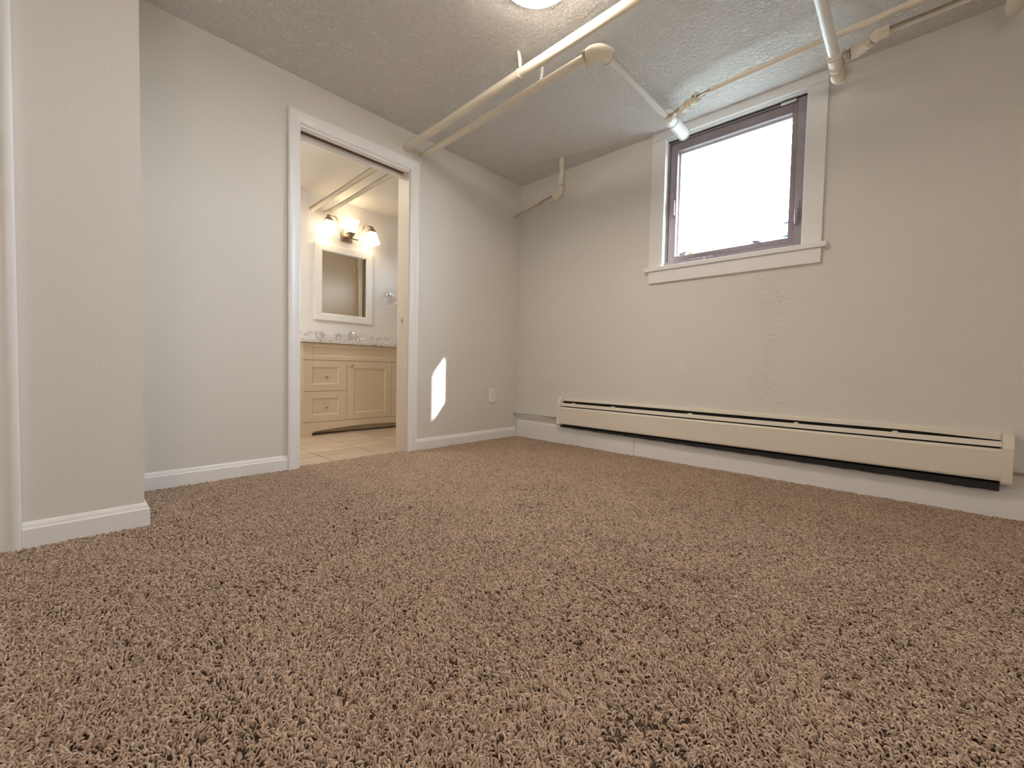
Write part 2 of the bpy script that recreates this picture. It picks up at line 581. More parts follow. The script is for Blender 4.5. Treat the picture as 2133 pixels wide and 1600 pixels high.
# ------------------------------------------------------------------ bathroom doorway
d1 = struct(empty('door_1', (0, (DO0 + DO1) / 2, 0)))
OL, OR, IL, IR, OT, IT = -2.010, -1.118, -1.940, -1.188, 2.103, 2.033
bm = NB(); casing(bm, 0, [((OL, -.015), (IL, -.015)), ((OL, OT), (IL, IT))], CAS); part('casing_side', bm, M_trim, d1, autosmooth=50)
bm = NB(); casing(bm, 0, [((OR, -.015), (IR, -.015)), ((OR, OT), (IR, IT))], CAS); part('casing_side', bm, M_trim, d1, autosmooth=50)
bm = NB(); casing(bm, 0, [((OL, OT), (IL, IT)), ((OR, OT), (IR, IT))], CAS); part('casing_head', bm, M_trim, d1, autosmooth=50)
JT = .014
bm = NB(); box(bm, (-DT - .012, IR - .008, -.016), (0.002, DO1 + .0, IT), .002); part('jamb', bm, M_jamb, d1)
bm = NB(); box(bm, (-.046, DO0, -.016), (0.002, IL - .004, IT), .002); box(bm, (-DT - .012, DO0, -.016), (-.090, IL - .004, IT), .002); part('jamb', bm, M_trim, d1)
bm = NB(); box(bm, (-.040, IL - .004, 2.018), (0.002, IR - .008, 2.0345), .002); part('head_jamb', bm, M_trim, d1)
bm = NB(); box(bm, (-DT - .012, IL - .004, 2.012), (-.092, IR - .008, 2.0345), .002); part('head_jamb', bm, M_trim, d1)
bm = NB(); box(bm, (-.092, IL - .004, 2.029), (-.040, IR - .008, 2.0349)); part('track_slot', bm, M_track, d1)
# strike plate on the right jamb
bm = NB(); box(bm, (-.085, IR - .0105, .925), (-.055, IR - .008, .985), .001); sp = part('strike_plate', bm, M_knob, d1)
bm = NB(); box(bm, (-.075, IR - .0112, .945), (-.065, IR - .0104, .967)); sub('strike_hole', bm, M_slot, sp)
# bathroom side casing
bm = NB()
for lo, hi in (((-DT - .026, IR, -.01), (-DT - .012, IR + .06, 2.09)), ((-DT - .026, IL - .06, -.01), (-DT - .012, IL, 2.09)), ((-DT - .026, IL, 2.033), (-DT - .012, IR, 2.09))):
    box(bm, lo, hi, .003)
part('casing_back', bm, M_trim, d1)

# ------------------------------------------------------------------ window
w1 = struct(empty('window_1', ((WX0 + WX1) / 2, 0, WZ0)))
bm = NB(); box(bm, (1.274, -.020, 1.362), (1.373, -.0005, 2.243), .002); part('casing_side', bm, M_trim, w1)
bm = NB(); box(bm, (2.190, -.020, 1.362), (2.286, -.0005, 2.243), .002); part('casing_side', bm, M_trim, w1)
bm = NB(); box(bm, (1.274, -.022, 2.2435), (2.286, -.0005, 2.2995), .002); part('casing_head', bm, M_trim, w1)
bm = NB(); box(bm, (1.243, -.034, 1.333), (2.310, .0395, 1.3615), .003); part('window_stool', bm, M_trim, w1)
bm = NB(); box(bm, (1.274, -.020, 1.250), (2.286, -.0005, 1.3325), .002); part('apron', bm, M_trim, w1)
bm = NB()
box(bm, (WX0, .0, 1.3615), (WX0 + .010, .0395, 2.2395)); part('jamb_liner', bm, M_trim, w1)
bm = NB(); box(bm, (WX1 - .010, .0, 1.3615), (WX1, .0395, 2.2395)); part('jamb_liner', bm, M_trim, w1)
bm = NB(); box(bm, (WX0 + .010, .036, 2.2335), (WX1 - .010, .0405, 2.2395)); part('gap_shade_strip', bm, M_dark, w1)  # dark strip painted in for the shaded gap above the frame
def ring(bm, x0, x1, z0, z1, t, y0, y1, bev=.002):
    tl, tr, tb, tt = t
    box(bm, (x0, y0, z0), (x0 + tl, y1, z1), bev); box(bm, (x1 - tr, y0, z0), (x1, y1, z1), bev)
    box(bm, (x0 + tl, y0, z0), (x1 - tr, y1, z0 + tb), bev); box(bm, (x0 + tl, y0, z1 - tt), (x1 - tr, y1, z1), bev)
fx0, fx1, fz0, fz1 = WX0, WX1, 1.364, 2.2395
bm = NB(); ring(bm, fx0, fx1, fz0, fz1, (.020, .064, .036, .012), .042, .125); part('window_frame', bm, M_frame, w1)
bm = NB(); ring(bm, fx0 + .021, fx1 - .065, fz0 + .037, fz1 - .020, (.050, .026, .034, .054), .052, .112); sash = part('sash', bm, M_frame, w1)
gx0, gx1, gz0, gz1 = 1.431, 2.109, 1.435, 2.1655
bm = NB(); ring(bm, gx0 - .001, gx1 + .001, gz0 - .001, gz1 + .001, (.011, .003, .003, .012), .090, .108, .0008); sub('glazing_bead', bm, M_bead, sash)
bm = NB(); box(bm, (gx0 - .001, .096, gz0 - .001), (gx1 + .001, .101, gz1 + .001)); sub('pane', bm, M_glass, sash)
# locking handle on the right, crank at the bottom, keeper on the left
bm = NB(); box(bm, (2.143, .030, 1.500), (2.166, .0425, 1.640), .004, 3); hd = part('lock_handle', bm, M_frame, w1)
bm = NB(); tube(bm, [(2.1545, .032, 1.595), (2.1545, .018, 1.580), (2.1545, .013, 1.550), (2.1545, .015, 1.515), (2.1545, .020, 1.503)], [.006, .0075, .0085, .0085, .006], 14); sub('lever', bm, M_frame, hd, smooth=True)
bm = NB(); box(bm, (1.555, .020, 1.366), (1.700, .0425, 1.396), .010, 4); ck = part('crank_housing', bm, M_frame, w1, autosmooth=40)
bm = NB(); lathe(bm, [(0, .007), (.004, .007), (.005, .004), (.005, 0)], (1.645, .0202, 1.382), (0, -1, 0), 16); sub('crank_stud', bm, M_knob, ck, smooth=True)
bm = NB(); box(bm, (1.408, .036, 1.72), (1.424, .0525, 1.83), .004, 2); part('keeper', bm, M_frame, w1)
bm = NB(); box(bm, (2.05, .030, 2.218), (2.13, .0415, 2.2325), .002); part('hinge', bm, M_knob, w1)
bm = NB(); lathe(bm, [(0, .004), (.002, .003), (.0025, 0)], (1.371, .0418, 2.195), (0, -1, 0), 12); part('screw_head', bm, M_plate, w1)
bm = NB(); lathe(bm, [(0, .003), (.002, .002), (.0025, 0)], (2.158, .0418, 2.14), (0, -1, 0), 12); part('screw_head', bm, M_plate, w1)

# ------------------------------------------------------------------ outside
bm = NB(); box(bm, (WX0, .126, 1.36), (WX1, .30, 1.434)); struct(build('trim_1', bm, M_ext))     # sloped outer sill
bm = NB(); box(bm, (-2.2, .25, 2.312), (5.2, .452, 2.345)); struct(build('trim_2', bm, M_soffit))     # soffit of the floor above
bm = NB(); box(bm, (-2.2, .452, 2.312), (1.0, 1.05, 2.345)); struct(build('sun_block_slab', bm, M_soffit))     # unseen slab added to keep sun off the bathroom window
bm = NB(); box(bm, (2.337, .25, 1.2), (2.95, .46, 3.6)); struct(build('sun_clip_block', bm, M_ext))  # unseen block added to narrow the sun patch on the door wall
bm = NB(); box(bm, (-40, .251, 1.20), (40, 60, 1.385)); struct(build('ground', bm, M_ground))

def leaf(name, loc, size, rot, mat, label):
    bm = NB()
    n = 7
    rows = []
    for i in range(n):
        t = i / (n - 1)
        w = size * .42 * math.sin(PI * min(1, t * .96 + .02)) ** .8
        x = (t - .5) * size
        z = size * .38 * t * t + .004
        row = []
        for s in (-1, -.5, 0, .5, 1):
            row.append((x, w * s, z + abs(s) * w * .55))
        rows.append(row)
    for th in (0, .0012):
        pass
    V = [[bm.verts.new(p) for p in r] for r in rows]
    V2 = [[bm.verts.new((p[0], p[1], p[2] + .0012)) for p in r] for r in rows]
    for i in range(n - 1):
        for k in range(4):
            bm.faces.new((V[i][k], V[i][k + 1], V[i + 1][k + 1], V[i + 1][k]))
            bm.faces.new((V2[i][k], V2[i + 1][k], V2[i + 1][k + 1], V2[i][k + 1]))
    for i in range(n - 1):
        for k in (0, 4):
            bm.faces.new((V[i][k], V[i + 1][k], V2[i + 1][k], V2[i][k]))
    for i in (0, n - 1):
        for k in range(4):
            bm.faces.new((V[i][k], V[i][k + 1], V2[i][k + 1], V2[i][k]))
    e = empty('dry_leaf', loc, label, 'leaf')
    b = build('blade', bm, mat, None, smooth=True); b.parent = e
    bm = NB(); tube(bm, [(-size * .5, 0, .004), (-size * .75, .004, .003)], .0012, 6); s = build('leaf_stem', bm, mat, None); s.parent = e
    e.rotation_euler = rot
    return e
leaf('dry_leaf', (1.445, .170, 1.437), .100, (0, -.45, 1.2), M_leaf2, 'purplish dry leaf in the lower left corner outside the window')
leaf('dry_leaf', (1.508, .170, 1.440), .085, (0, -.6, .3), M_leaf1, 'orange dry leaf standing outside the lower left window corner')
leaf('dry_leaf', (1.905, .170, 1.437), .090, (0, -.4, 2.2), M_leaf2, 'small brown dry leaf right of middle on the outer window sill')

# spruce beyond the window's right edge
def spruce(loc, h, rb, label):
    e = empty('spruce_tree', loc, label, 'tree')
    bm = NB(); tube(bm, [(0, 0, 0), (0, 0, h * .9)], [.14, .03], 10); t = build('trunk', bm, M_bark, None, smooth=True); t.parent = e
    bm = NB()
    L = 26
    for i in range(L):
        t = i / (L - 1)
        z = h * (.10 + .90 * t)
        r = rb * (1 - t) + .04
        n = 16
        top = bm.verts.new((0, 0, z + .30))
        ringv = []
        for k in range(n):
            rr = r * ((1.0 if k % 2 == 0 else .62) + random.uniform(-.12, .12))
            a = 2 * PI * (k + random.uniform(-.2, .2)) / n + i
            ringv.append(bm.verts.new((rr * math.cos(a), rr * math.sin(a), z - .12 * r - random.random() * .08)))
        bot = bm.verts.new((0, 0, z))
        for k in range(n):
            bm.faces.new((top, ringv[k], ringv[(k + 1) % n]))
            bm.faces.new((bot, ringv[(k + 1) % n], ringv[k]))
    f = build('foliage', bm, M_tree, None); f.parent = e
    return e
spruce((1.05, 12.0, 1.385), 9.0, 1.9, 'blue green spruce tree seen through the window at its right edge')

# sampling portal in the window opening (guides the sky light, emits nothing itself)
def portal(name, x0, x1, z0, z1, y):
    d = bpy.data.lights.new(name, 'AREA')
    d.shape = 'RECTANGLE'
    d.size = x1 - x0; d.size_y = z1 - z0
    d.cycles.is_portal = True
    o = bpy.data.objects.new(name, d)
    C.objects.link(o)
    o.location = ((x0 + x1) / 2, y, (z0 + z1) / 2)
    o.rotation_euler = (-PI / 2, 0, 0)     # faces the room (-y)
    return o
portal('window_portal', WX0, WX1, 1.40, WZ1, .245)
portal('window_portal', B0, B1, BZ0, BZ1, .245)

# ------------------------------------------------------------------ carpet
def carpet():
    # pile over the part of the floor around the view
    cx, cy = 2.668, -2.915
    poly = [(0.015, -.02), (0.015, BY + .014), (BX + .015, BY + .014), (BX + .015, -3.4), (1.75, -3.75), (3.999, -1.75), (3.999, -.02)]
    bm = NB()
    z = -.0145
    vs = [bm.verts.new((x, y, z)) for x, y in poly]
    f = bm.faces.new(vs)
    vs2 = [bm.verts.new((x, y, z)) for x, y in ((-.040, IL - .002), (.015, IL - .002), (.015, IR - .010), (-.040, IR - .010))]
    bm.faces.new(vs2)
    bmesh.ops.triangulate(bm, faces=bm.faces[:])
    for f in bm.faces:
        if f.normal.z < 0: f.normal_flip()
    me = bpy.data.meshes.new('carpet')
    bm.to_mesh(me); bm.free()
    # yarn material: each tuft its own shade
    m, nt, b = nodes_of('tan_frieze_yarn')
    b.inputs['Roughness'].default_value = 0.85
    b.inputs['Specular IOR Level'].default_value = 0.15
    L = nt.links.new
    oi = nt.nodes.new('ShaderNodeObjectInfo')
    r = nt.nodes.new('ShaderNodeValToRGB')
    e = r.color_ramp.elements
    e[0].position = 0.0; e[0].color = (0.32, 0.23, 0.165, 1)
    e[1].position = 1.0; e[1].color = (0.68, 0.53, 0.415, 1)
    k = e.new(.25); k.color = (0.455, 0.335, 0.25, 1)
    k = e.new(.7); k.color = (0.545, 0.415, 0.315, 1)
    L(oi.outputs['Random'], r.inputs['Fac'])
    L(r.outputs['Color'], b.inputs['Base Color'])
    me.materials.append(plain('carpet_root', (0.085, 0.055, 0.038), 0.95))  # root sheet darkened to paint in the shade between tufts
    me.materials.append(m)
    o = bpy.data.objects.new('carpet', me)
    C.objects.link(o)
    ng = bpy.data.node_groups.new('carpet_pile', 'GeometryNodeTree')
    ng.interface.new_socket('Geometry', in_out='INPUT', socket_type='NodeSocketGeometry')
    ng.interface.new_socket('Geometry', in_out='OUTPUT', socket_type='NodeSocketGeometry')
    N = ng.nodes.new
    L = ng.links.new
    gi = N('NodeGroupInput'); go = N('NodeGroupOutput')
    dp = N('GeometryNodeDistributePointsOnFaces')
    dp.distribute_method = 'RANDOM'
    dp.inputs['Density'].default_value = 64000
    L(gi.outputs[0], dp.inputs['Mesh'])
    # clumps: yarn ends gather, leaving dark gaps between them
    gp = N('GeometryNodeInputPosition')
    gn = N('ShaderNodeTexNoise')
    gn.inputs['Scale'].default_value = 120
    gn.inputs['Detail'].default_value = 1
    L(gp.outputs[0], gn.inputs['Vector'])
    gl = N('ShaderNodeTexNoise')          # trodden patches where the pile has parted
    gl.inputs['Scale'].default_value = 3.2
    gl.inputs['Detail'].default_value = 3
    gl.inputs['Distortion'].default_value = 0.8
    L(gp.outputs[0], gl.inputs['Vector'])
    gm = N('ShaderNodeMapRange')
    gm.inputs['From Min'].default_value = 0.50
    gm.inputs['From Max'].default_value = 0.72
    gm.inputs['To Min'].default_value = 0.42
    gm.inputs['To Max'].default_value = 0.505
    L(gl.outputs[0], gm.inputs['Value'])
    gc = N('ShaderNodeMath'); gc.operation = 'GREATER_THAN'
    L(gm.outputs[0], gc.inputs[1])
    L(gn.outputs[0], gc.inputs[0])
    # one tuft: a bent, tapering twist of yarn
    qb = N('GeometryNodeCurveQuadraticBezier')
    qb.inputs['Resolution'].default_value = 5
    qb.inputs['Start'].default_value = (0, 0, 0)
    qb.inputs['Middle'].default_value = (0.0, -.0010, .0150)
    qb.inputs['End'].default_value = (0.0, .0075, .0105)
    cc = N('GeometryNodeCurvePrimitiveCircle')
    cc.inputs['Resolution'].default_value = 5
    cc.inputs['Radius'].default_value = .0020
    sp = N('GeometryNodeSplineParameter')
    mr = N('ShaderNodeMapRange')
    mr.inputs['From Min'].default_value = .45
    mr.inputs['To Min'].default_value = 1.0
    mr.inputs['To Max'].default_value = 0.75
    L(sp.outputs['Factor'], mr.inputs['Value'])
    sr = N('GeometryNodeSetCurveRadius')
    L(qb.outputs[0], sr.inputs[0])
    L(mr.outputs[0], sr.inputs['Radius'])
    cm = N('GeometryNodeCurveToMesh')
    L(sr.outputs[0], cm.inputs['Curve'])
    L(cc.outputs[0], cm.inputs['Profile Curve'])
    cm.inputs['Fill Caps'].default_value = True
    if 'Scale' in cm.inputs:
        L(mr.outputs[0], cm.inputs['Scale'])
    ss = N('GeometryNodeSetShadeSmooth')
    L(cm.outputs[0], ss.inputs[0])
    sm = N('GeometryNodeSetMaterial')
    sm.inputs['Material'].default_value = m
    L(ss.outputs[0], sm.inputs[0])
    # lie of the pile: smooth noise field plus scatter
    pos = N('GeometryNodeInputPosition')
    n1 = N('ShaderNodeTexNoise')
    n1.inputs['Scale'].default_value = 2.6
    n1.inputs['Detail'].default_value = 2
    L(pos.outputs[0], n1.inputs['Vector'])
    n2 = N('ShaderNodeTexNoise')
    n2.inputs['Scale'].default_value = 3.4
    n2.inputs['Detail'].default_value = 3
    L(pos.outputs[0], n2.inputs['Vector'])
    n3 = N('ShaderNodeTexNoise')
    n3.inputs['Scale'].default_value = 60
    n3.inputs['Detail'].default_value = 1
    L(pos.outputs[0], n3.inputs['Vector'])
    def rnd(lo, hi, seed):
        q = N('FunctionNodeRandomValue')
        q.data_type = 'FLOAT'
        q.inputs[2].default_value = lo; q.inputs[3].default_value = hi
        q.inputs['Seed'].default_value = seed
        return q.outputs[1]
    def math_(op, a, bb):
        q = N('ShaderNodeMath'); q.operation = op
        for s, v in ((0, a), (1, bb)):
            if hasattr(v, 'is_output'): L(v, q.inputs[s])
            else: q.inputs[s].default_value = v
        return q.outputs[0]
    az = math_('ADD', math_('MULTIPLY', n1.outputs[0], 9.0), math_('MULTIPLY', n3.outputs[0], 7.0))
    az = math_('ADD', az, rnd(-1.3, 1.3, 3))
    tilt = math_('MULTIPLY', math_('SUBTRACT', n2.outputs[0], 0.30), -2.6)
    tilt = math_('ADD', tilt, rnd(-.42, .42, 5))
    cxyz = N('ShaderNodeCombineXYZ')
    L(tilt, cxyz.inputs[0]); L(rnd(-.35, .35, 8), cxyz.inputs[1]); L(az, cxyz.inputs[2])
    sc = rnd(.64, 1.04, 11)
    ip = N('GeometryNodeInstanceOnPoints')
    L(dp.outputs['Points'], ip.inputs['Points'])
    L(gc.outputs[0], ip.inputs['Selection'])
    L(sm.outputs[0], ip.inputs['Instance'])
    L(cxyz.outputs[0], ip.inputs['Rotation'])
    L(sc, ip.inputs['Scale'])
    jg = N('GeometryNodeJoinGeometry')
    L(ip.outputs[0], jg.inputs[0])
    L(gi.outputs[0], jg.inputs[0])
    L(jg.outputs[0], go.inputs[0])
    md = o.modifiers.new('pile', 'NODES')
    md.node_group = ng
    o['kind'] = 'stuff'
    tag(o, 'tan brown shaggy carpet pile covering the bedroom floor', 'carpet')
carpet()

# ------------------------------------------------------------------ pipes
def fitting(bm, pts, r, n=24):
    tube(bm, pts, r, n)
def lerp(a, b, t):
    a = Vector(a); b = Vector(b)
    return a + (b - a) * t
# long pipe 1
e = empty('ceiling_pipe', (0, -1.23, 2.166), 'long straight cream pipe under the ceiling, nearer the round ceiling light', 'pipe')
p1a, p1b = Vector((XB - .02, -1.215, 2.150)), Vector((3.985, -1.245, 2.226))
bm = NB(); tube(bm, [lerp(p1a, p1b, t) for t in (0, .3, .55, 1)], .0255, 28); part('pipe_run', bm, M_pipe, e, autosmooth=50)
bm = NB(); tube(bm, [lerp(p1a, p1b, .885), lerp(p1a, p1b, .90)], .034, 24); part('coupling', bm, M_pipe, e, autosmooth=50)
# pipe 2: run, elbow, cross run, tee with cleanout cap, branch
e = empty('ceiling_pipe', (0, -1.10, 2.153), 'cream pipe with a round elbow turning towards the window, ending in a white cap', 'pipe')
a, b = Vector((XB - .02, -1.075, 2.148)), Vector((1.455, -1.10, 2.186))
EL = Vector((1.505, -1.10, 2.188))
bm = NB(); tube(bm, [lerp(a, b, 0), lerp(a, b, .5), b], .0225, 28); part('pipe_run', bm, M_pipe, e, autosmooth=50)
bm = NB()
pts = [Vector((1.430, -1.10, 2.186)), Vector((1.438, -1.10, 2.186))] + arc((1.455, -1.045, 2.188), (0, -.055, 0), (.055, 0, 0), 0, 90, 10) + [Vector((1.510, -1.035, 2.189))]
rad = [.033, .034] + [.036] * 11 + [.034]
tube(bm, pts, rad, 28); el = part('elbow', bm, M_pipe, e, autosmooth=50)
bm = NB(); tube(bm, [(1.427, -1.10, 2.186), (1.442, -1.10, 2.186)], .0375, 28); sub('elbow_collar', bm, M_pipe, el, autosmooth=50)
bm = NB(); tube(bm, [(1.510, -1.045, 2.189), (1.510, -1.028, 2.189)], .0375, 28); sub('elbow_collar', bm, M_pipe, el, autosmooth=50)
bm = NB(); tube(bm, [(1.510, -1.04, 2.189), (1.512, -.29, 2.199)], .0195, 28); part('cross_run', bm, M_pipew, e, autosmooth=50)
TX, TZ = 1.517, 2.200
bm = NB(); tube(bm, [(TX, -.335, TZ), (TX, -.328, TZ), (TX, -.268, TZ), (TX, -.262, TZ), (TX, -.085, TZ), (TX, -.075, TZ)], [.036, .040, .040, .038, .038, .034], 32); te = part('tee', bm, M_pipew, e, autosmooth=50)
for y0, y1 in ((-.270, -.258), (-.338, -.322)):
    bm = NB(); tube(bm, [(TX, y0, TZ), (TX, y1, TZ)], .0415, 32); sub('tee_collar', bm, M_pipew, te, autosmooth=50)
bm = NB(); tube(bm, [(TX, -.080, TZ), (TX, -.068, TZ), (TX, -.064, TZ)], [.040, .040, .036], 32); sub('end_cap', bm, M_pipew, te, autosmooth=50)
BR = [Vector(v) for v in ((1.535, -.315, 2.2), (1.60, -.338, 2.2), (1.665, -.378, 2.2), (1.715, -.402, 2.2))]
bm = NB(); tube(bm, BR, [.027, .0235, .0225, .0225], 20); part('branch_fitting', bm, M_pipe, e, autosmooth=60)
for q, d in ((BR[1], BR[1] - BR[0]), (BR[2], BR[2] - BR[1]), (BR[3], BR[3] - BR[2])):
    d = d.normalized(); bm = NB(); tube(bm, [q - d * .010, q + d * .010], .0265, 20)
    part('branch_collar', bm, M_pipe, e, autosmooth=50)
bm = NB(); tube(bm, [BR[3], (1.80, -.414, 2.2), (2.0, -.428, 2.201), (2.6, -.436, 2.202), (3.985, -.440, 2.204)], .0148, 20); part('branch_pipe', bm, M_pipe, e, smooth=True)
# right assembly
e = empty('ceiling_pipe', (2.345, -.30, 2.15), 'pale pipe coming from overhead to a capped tee right of the window', 'pipe')
RX, RZ = 2.347, 2.150
bm = NB(); tube(bm, [(RX - .002, -4.19, RZ + .005), (RX - .002, -2.0, RZ + .002), (RX, -.36, RZ)], .0225, 28); part('pipe_run', bm, M_pipew, e, autosmooth=50)
bm = NB(); tube(bm, [(RX, -.382, RZ), (RX, -.378, RZ), (RX, -.250, RZ), (RX, -.246, RZ)], [.027, .0285, .0285, .027], 28); te = part('tee', bm, M_pipe, e, autosmooth=50)
for y0, y1 in ((-.385, -.368), (-.300, -.284), (-.254, -.240)):
    bm = NB(); tube(bm, [(RX, y0, RZ), (RX, y1, RZ)], .033, 28); sub('tee_collar', bm, M_pipe, te, autosmooth=50)
bm = NB(); tube(bm, [(RX, -.244, RZ), (RX, -.215, RZ), (RX, -.190, RZ), (RX, -.180, RZ), (RX, -.176, RZ)], [.026, .026, .034, .034, .028], 28); part('end_cap', bm, M_pipe, e, autosmooth=50)
bm = NB(); lathe(bm, [(0, .042), (.010, .040), (.014, .030)], (RX + .012, -.176, RZ + .004), (0, 1, 0), 32); part('flange', bm, M_pipe, e, autosmooth=50)
bm = NB(); tube(bm, [(RX, -.335, RZ), (RX + .052, -.335, RZ)], .021, 20); tube(bm, [(RX + .040, -.335, RZ), (RX + .056, -.335, RZ)], .0275, 20); part('branch_hub', bm, M_pipe, e, autosmooth=50)
bm = NB(); tube(bm, [(RX + .056, -.335, RZ), (RX + .064, -.335, RZ), (RX + .085, -.337, RZ), (RX + .125, -.365, RZ), (RX + .135, -.373, RZ)], [.022, .0285, .0285, .0265, .0265], 20); part('elbow', bm, M_pipe, e, autosmooth=50)
bm = NB(); tube(bm, [(RX + .128, -.371, RZ), (RX + .150, -.388, RZ), (RX + .165, -.395, RZ), (RX + .20, -.397, RZ)], [.028, .026, .024, .024], 8); part('union_nut', bm, M_pipe, e)
bm = NB(); tube(bm, [(RX + .19, -.397, RZ), (3.98, -.397, RZ)], .0155, 20); part('branch_pipe', bm, M_pipe, e, smooth=True)
# third capped pipe at the far right
e = empty('ceiling_pipe', (2.935, -.3, 2.19), 'dim capped pipe end under the ceiling in the top right corner of the photo', 'pipe')
bm = NB(); tube(bm, [(2.935, -2.2, 2.19), (2.935, -.20, 2.19)], .0225, 24); part('pipe_run', bm, M_pipe, e, autosmooth=50)
bm = NB(); tube(bm, [(2.935, -.30, 2.19), (2.935, -.292, 2.19), (2.935, -.150, 2.19), (2.935, -.125, 2.19), (2.935, -.112, 2.19)], [.028, .032, .032, .026, .012], 24); part('end_cap', bm, M_pipe, e, autosmooth=60)

# hanger straps
def hanger(x, y, z, r, yc, label, tw):
    e = empty('pipe_hanger', (x, y, z), label, 'pipe strap', 'perforated straps holding the ceiling pipes')
    bm = NB()
    ro = r + .0022
    secs = []
    for i in range(29):
        a = math.radians(100 - 350 * i / 28)
        c, s = math.cos(a), math.sin(a)
        secs.append([(x - .009, y + r * c, z + r * s), (x + .009, y + r * c, z + r * s), (x + .009, y + ro * c, z + ro * s), (x - .009, y + ro * c, z + ro * s)])
    extrude_sections(bm, secs); bd = part('strap_loop', bm, M_pipe, e)
    bm = NB()
    secs = []
    n = 10
    for i in range(n + 1):
        t = i / n
        zz = z + r + (H - .0005 - z - r) * t
        yy = y + (yc - y) * t + .006 * math.sin(PI * t)
        a = tw * t
        dx, dy = math.cos(a), math.sin(a)
        w, h = .0085, .0008
        secs.append([(x + dx * w - dy * h, yy + dy * w + dx * h, zz), (x + dx * w + dy * h, yy + dy * w - dx * h, zz), (x - dx * w + dy * h, yy - dy * w - dx * h, zz), (x - dx * w - dy * h, yy - dy * w + dx * h, zz)])
    extrude_sections(bm, secs); st = part('strap_strip', bm, M_pipew, e)
    bm = NB()
    for t in (.25, .5, .72, .93):
        zz = z + r + (H - z - r) * t
        yy = y + (yc - y) * t + .006 * math.sin(PI * t)
        a = tw * t
        nd = Vector((math.sin(a), -math.cos(a), 0))
        lathe(bm, [(-.0011, .0026), (.0011, .0026)], Vector((x, yy, zz)), nd, 10)
    sub('strap_hole', bm, M_slot, st)
    bm = NB(); lathe(bm, [(0, .005), (.004, .005), (.005, .003)], (x, y - ro * .72, z - ro * .72), (0, -.7, -.7), 8); part('strap_screw', bm, M_pipe, e)
    return e
hanger(1.098, -1.2298, 2.1877, .0258, -1.247, 'cream strap hanging the pipe nearer the ceiling light', 1.2)
hanger(1.128, -1.0972, 2.1820, .0228, -1.085, 'cream strap hanging the pipe that ends in the round elbow', 0.15)

# corner drain pipe
e = empty('drain_pipe', (.575, -.165, 2.04), 'cream pipe dropping from the ceiling corner and bending into the door wall', 'pipe')
C0, C1, C2, C3 = Vector((.600, -.183, H)), Vector((.580, -.168, 2.075)), Vector((.540, -.160, 2.030)), Vector((-.155, -.0505, 1.985))
bm = NB(); tube(bm, [C0, C1], .0225, 24); part('pipe_drop', bm, M_pipe, e, autosmooth=50)
bm = NB()
mid = [C1 + (C1 - C0).normalized() * (-.02), C1]
for i in range(1, 8):
    t = i / 8
    P = (1 - t) ** 2 * C1 + 2 * t * (1 - t) * Vector((.577, -.166, 2.036)) + t * t * C2
    mid.append(P)
mid += [C2, C2 + (C3 - C2).normalized() * .03]
tube(bm, mid, .0272, 24); part('elbow', bm, M_pipe, e, autosmooth=50)
bm = NB(); tube(bm, [C2, C3], .0225, 24); part('pipe_run', bm, M_pipe, e, autosmooth=50)
q = lerp(C2, C3, .265); d = (C3 - C2).normalized()
bm = NB(); tube(bm, [q - d * .011, q + d * .011], .0275, 24); cl = part('clamp', bm, M_pipe, e, autosmooth=50)
bm = NB(); box(bm, q + Vector((-.010, -.006, .026)), q + Vector((.010, .006, .046)), .002); sub('clamp_ear', bm, M_pipe, cl)
bm = NB(); box(bm, q + Vector((-.004, -.016, -.042)), q + Vector((.020, .004, -.024)), .003); sub('clamp_ear', bm, M_pipe, cl)

# bathroom stack seen in the mirror
e = empty('drain_stack', (-.20, .03, 0), 'cream vertical pipe reflected in the bathroom mirror', 'pipe')
bm = NB(); tube(bm, [(-.205, .03, -.01), (-.205, .03, H + .012)], .047, 28); part('stack_pipe', bm, M_pipe, e, autosmooth=50)
bm = NB(); tube(bm, [(-.205, .03, 1.93), (-.205, .03, 2.06)], .054, 28); part('stack_hub', bm, M_pipe, e, autosmooth=50)

# ------------------------------------------------------------------ baseboard heater
e = empty('baseboard_heater', (1.77, -.02, .15), 'long cream baseboard heater under the window on the white board', 'heater')
HX0, HX1 = .552, 2.985
def prof_x(name, prof, x0, x1, mat, parent, fn=part, div=1, jig=None):
    bm = NB()
    secs = []
    for i in range(div + 1):
        t = i / div
        x = x0 + (x1 - x0) * t
        s = []
        for j, (y, z) in enumerate(prof):
            if jig: y, z = jig(x, j, y, z)
            s.append((x, y, z))
        secs.append(s)
    extrude_sections(bm, secs)
    return fn(name, bm, mat, parent)
def hood_jig(x, j, y, z):
    # the thin hood lip is bent up and down a little along its length
    if j in (3, 4):
        z += .003 * math.sin((x - .55) * 2.3) - (.012 if x > 2.70 else 0) * (x - 2.70) / .28
    return y, z
prof_x('back_panel', [(-.001, .150), (-.001, .381), (-.021, .3735), (-.0245, .3580), (-.0225, .3580), (-.0195, .3715), (-.004, .376), (-.004, .150)], HX0, HX1, M_heater, e, div=24, jig=hood_jig)
prof_x('damper', [(-.0465, .3410), (-.050, .3405), (-.0565, .3170), (-.0545, .3170), (-.049, .3375), (-.046, .3385)], HX0, HX1, M_heater, e)
prof_x('front_panel', [(-.0605, .3090), (-.0645, .3080), (-.0700, .3000), (-.0712, .2960), (-.0705, .2900), (-.0705, .1760), (-.068, .1680), (-.062, .1640), (-.0615, .1655), (-.067, .1700), (-.0688, .177), (-.0688, .296), (-.0635, .3060)], HX0, HX1, M_heater, e)
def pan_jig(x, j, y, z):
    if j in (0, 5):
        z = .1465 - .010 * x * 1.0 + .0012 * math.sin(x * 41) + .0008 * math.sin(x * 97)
    return y, z
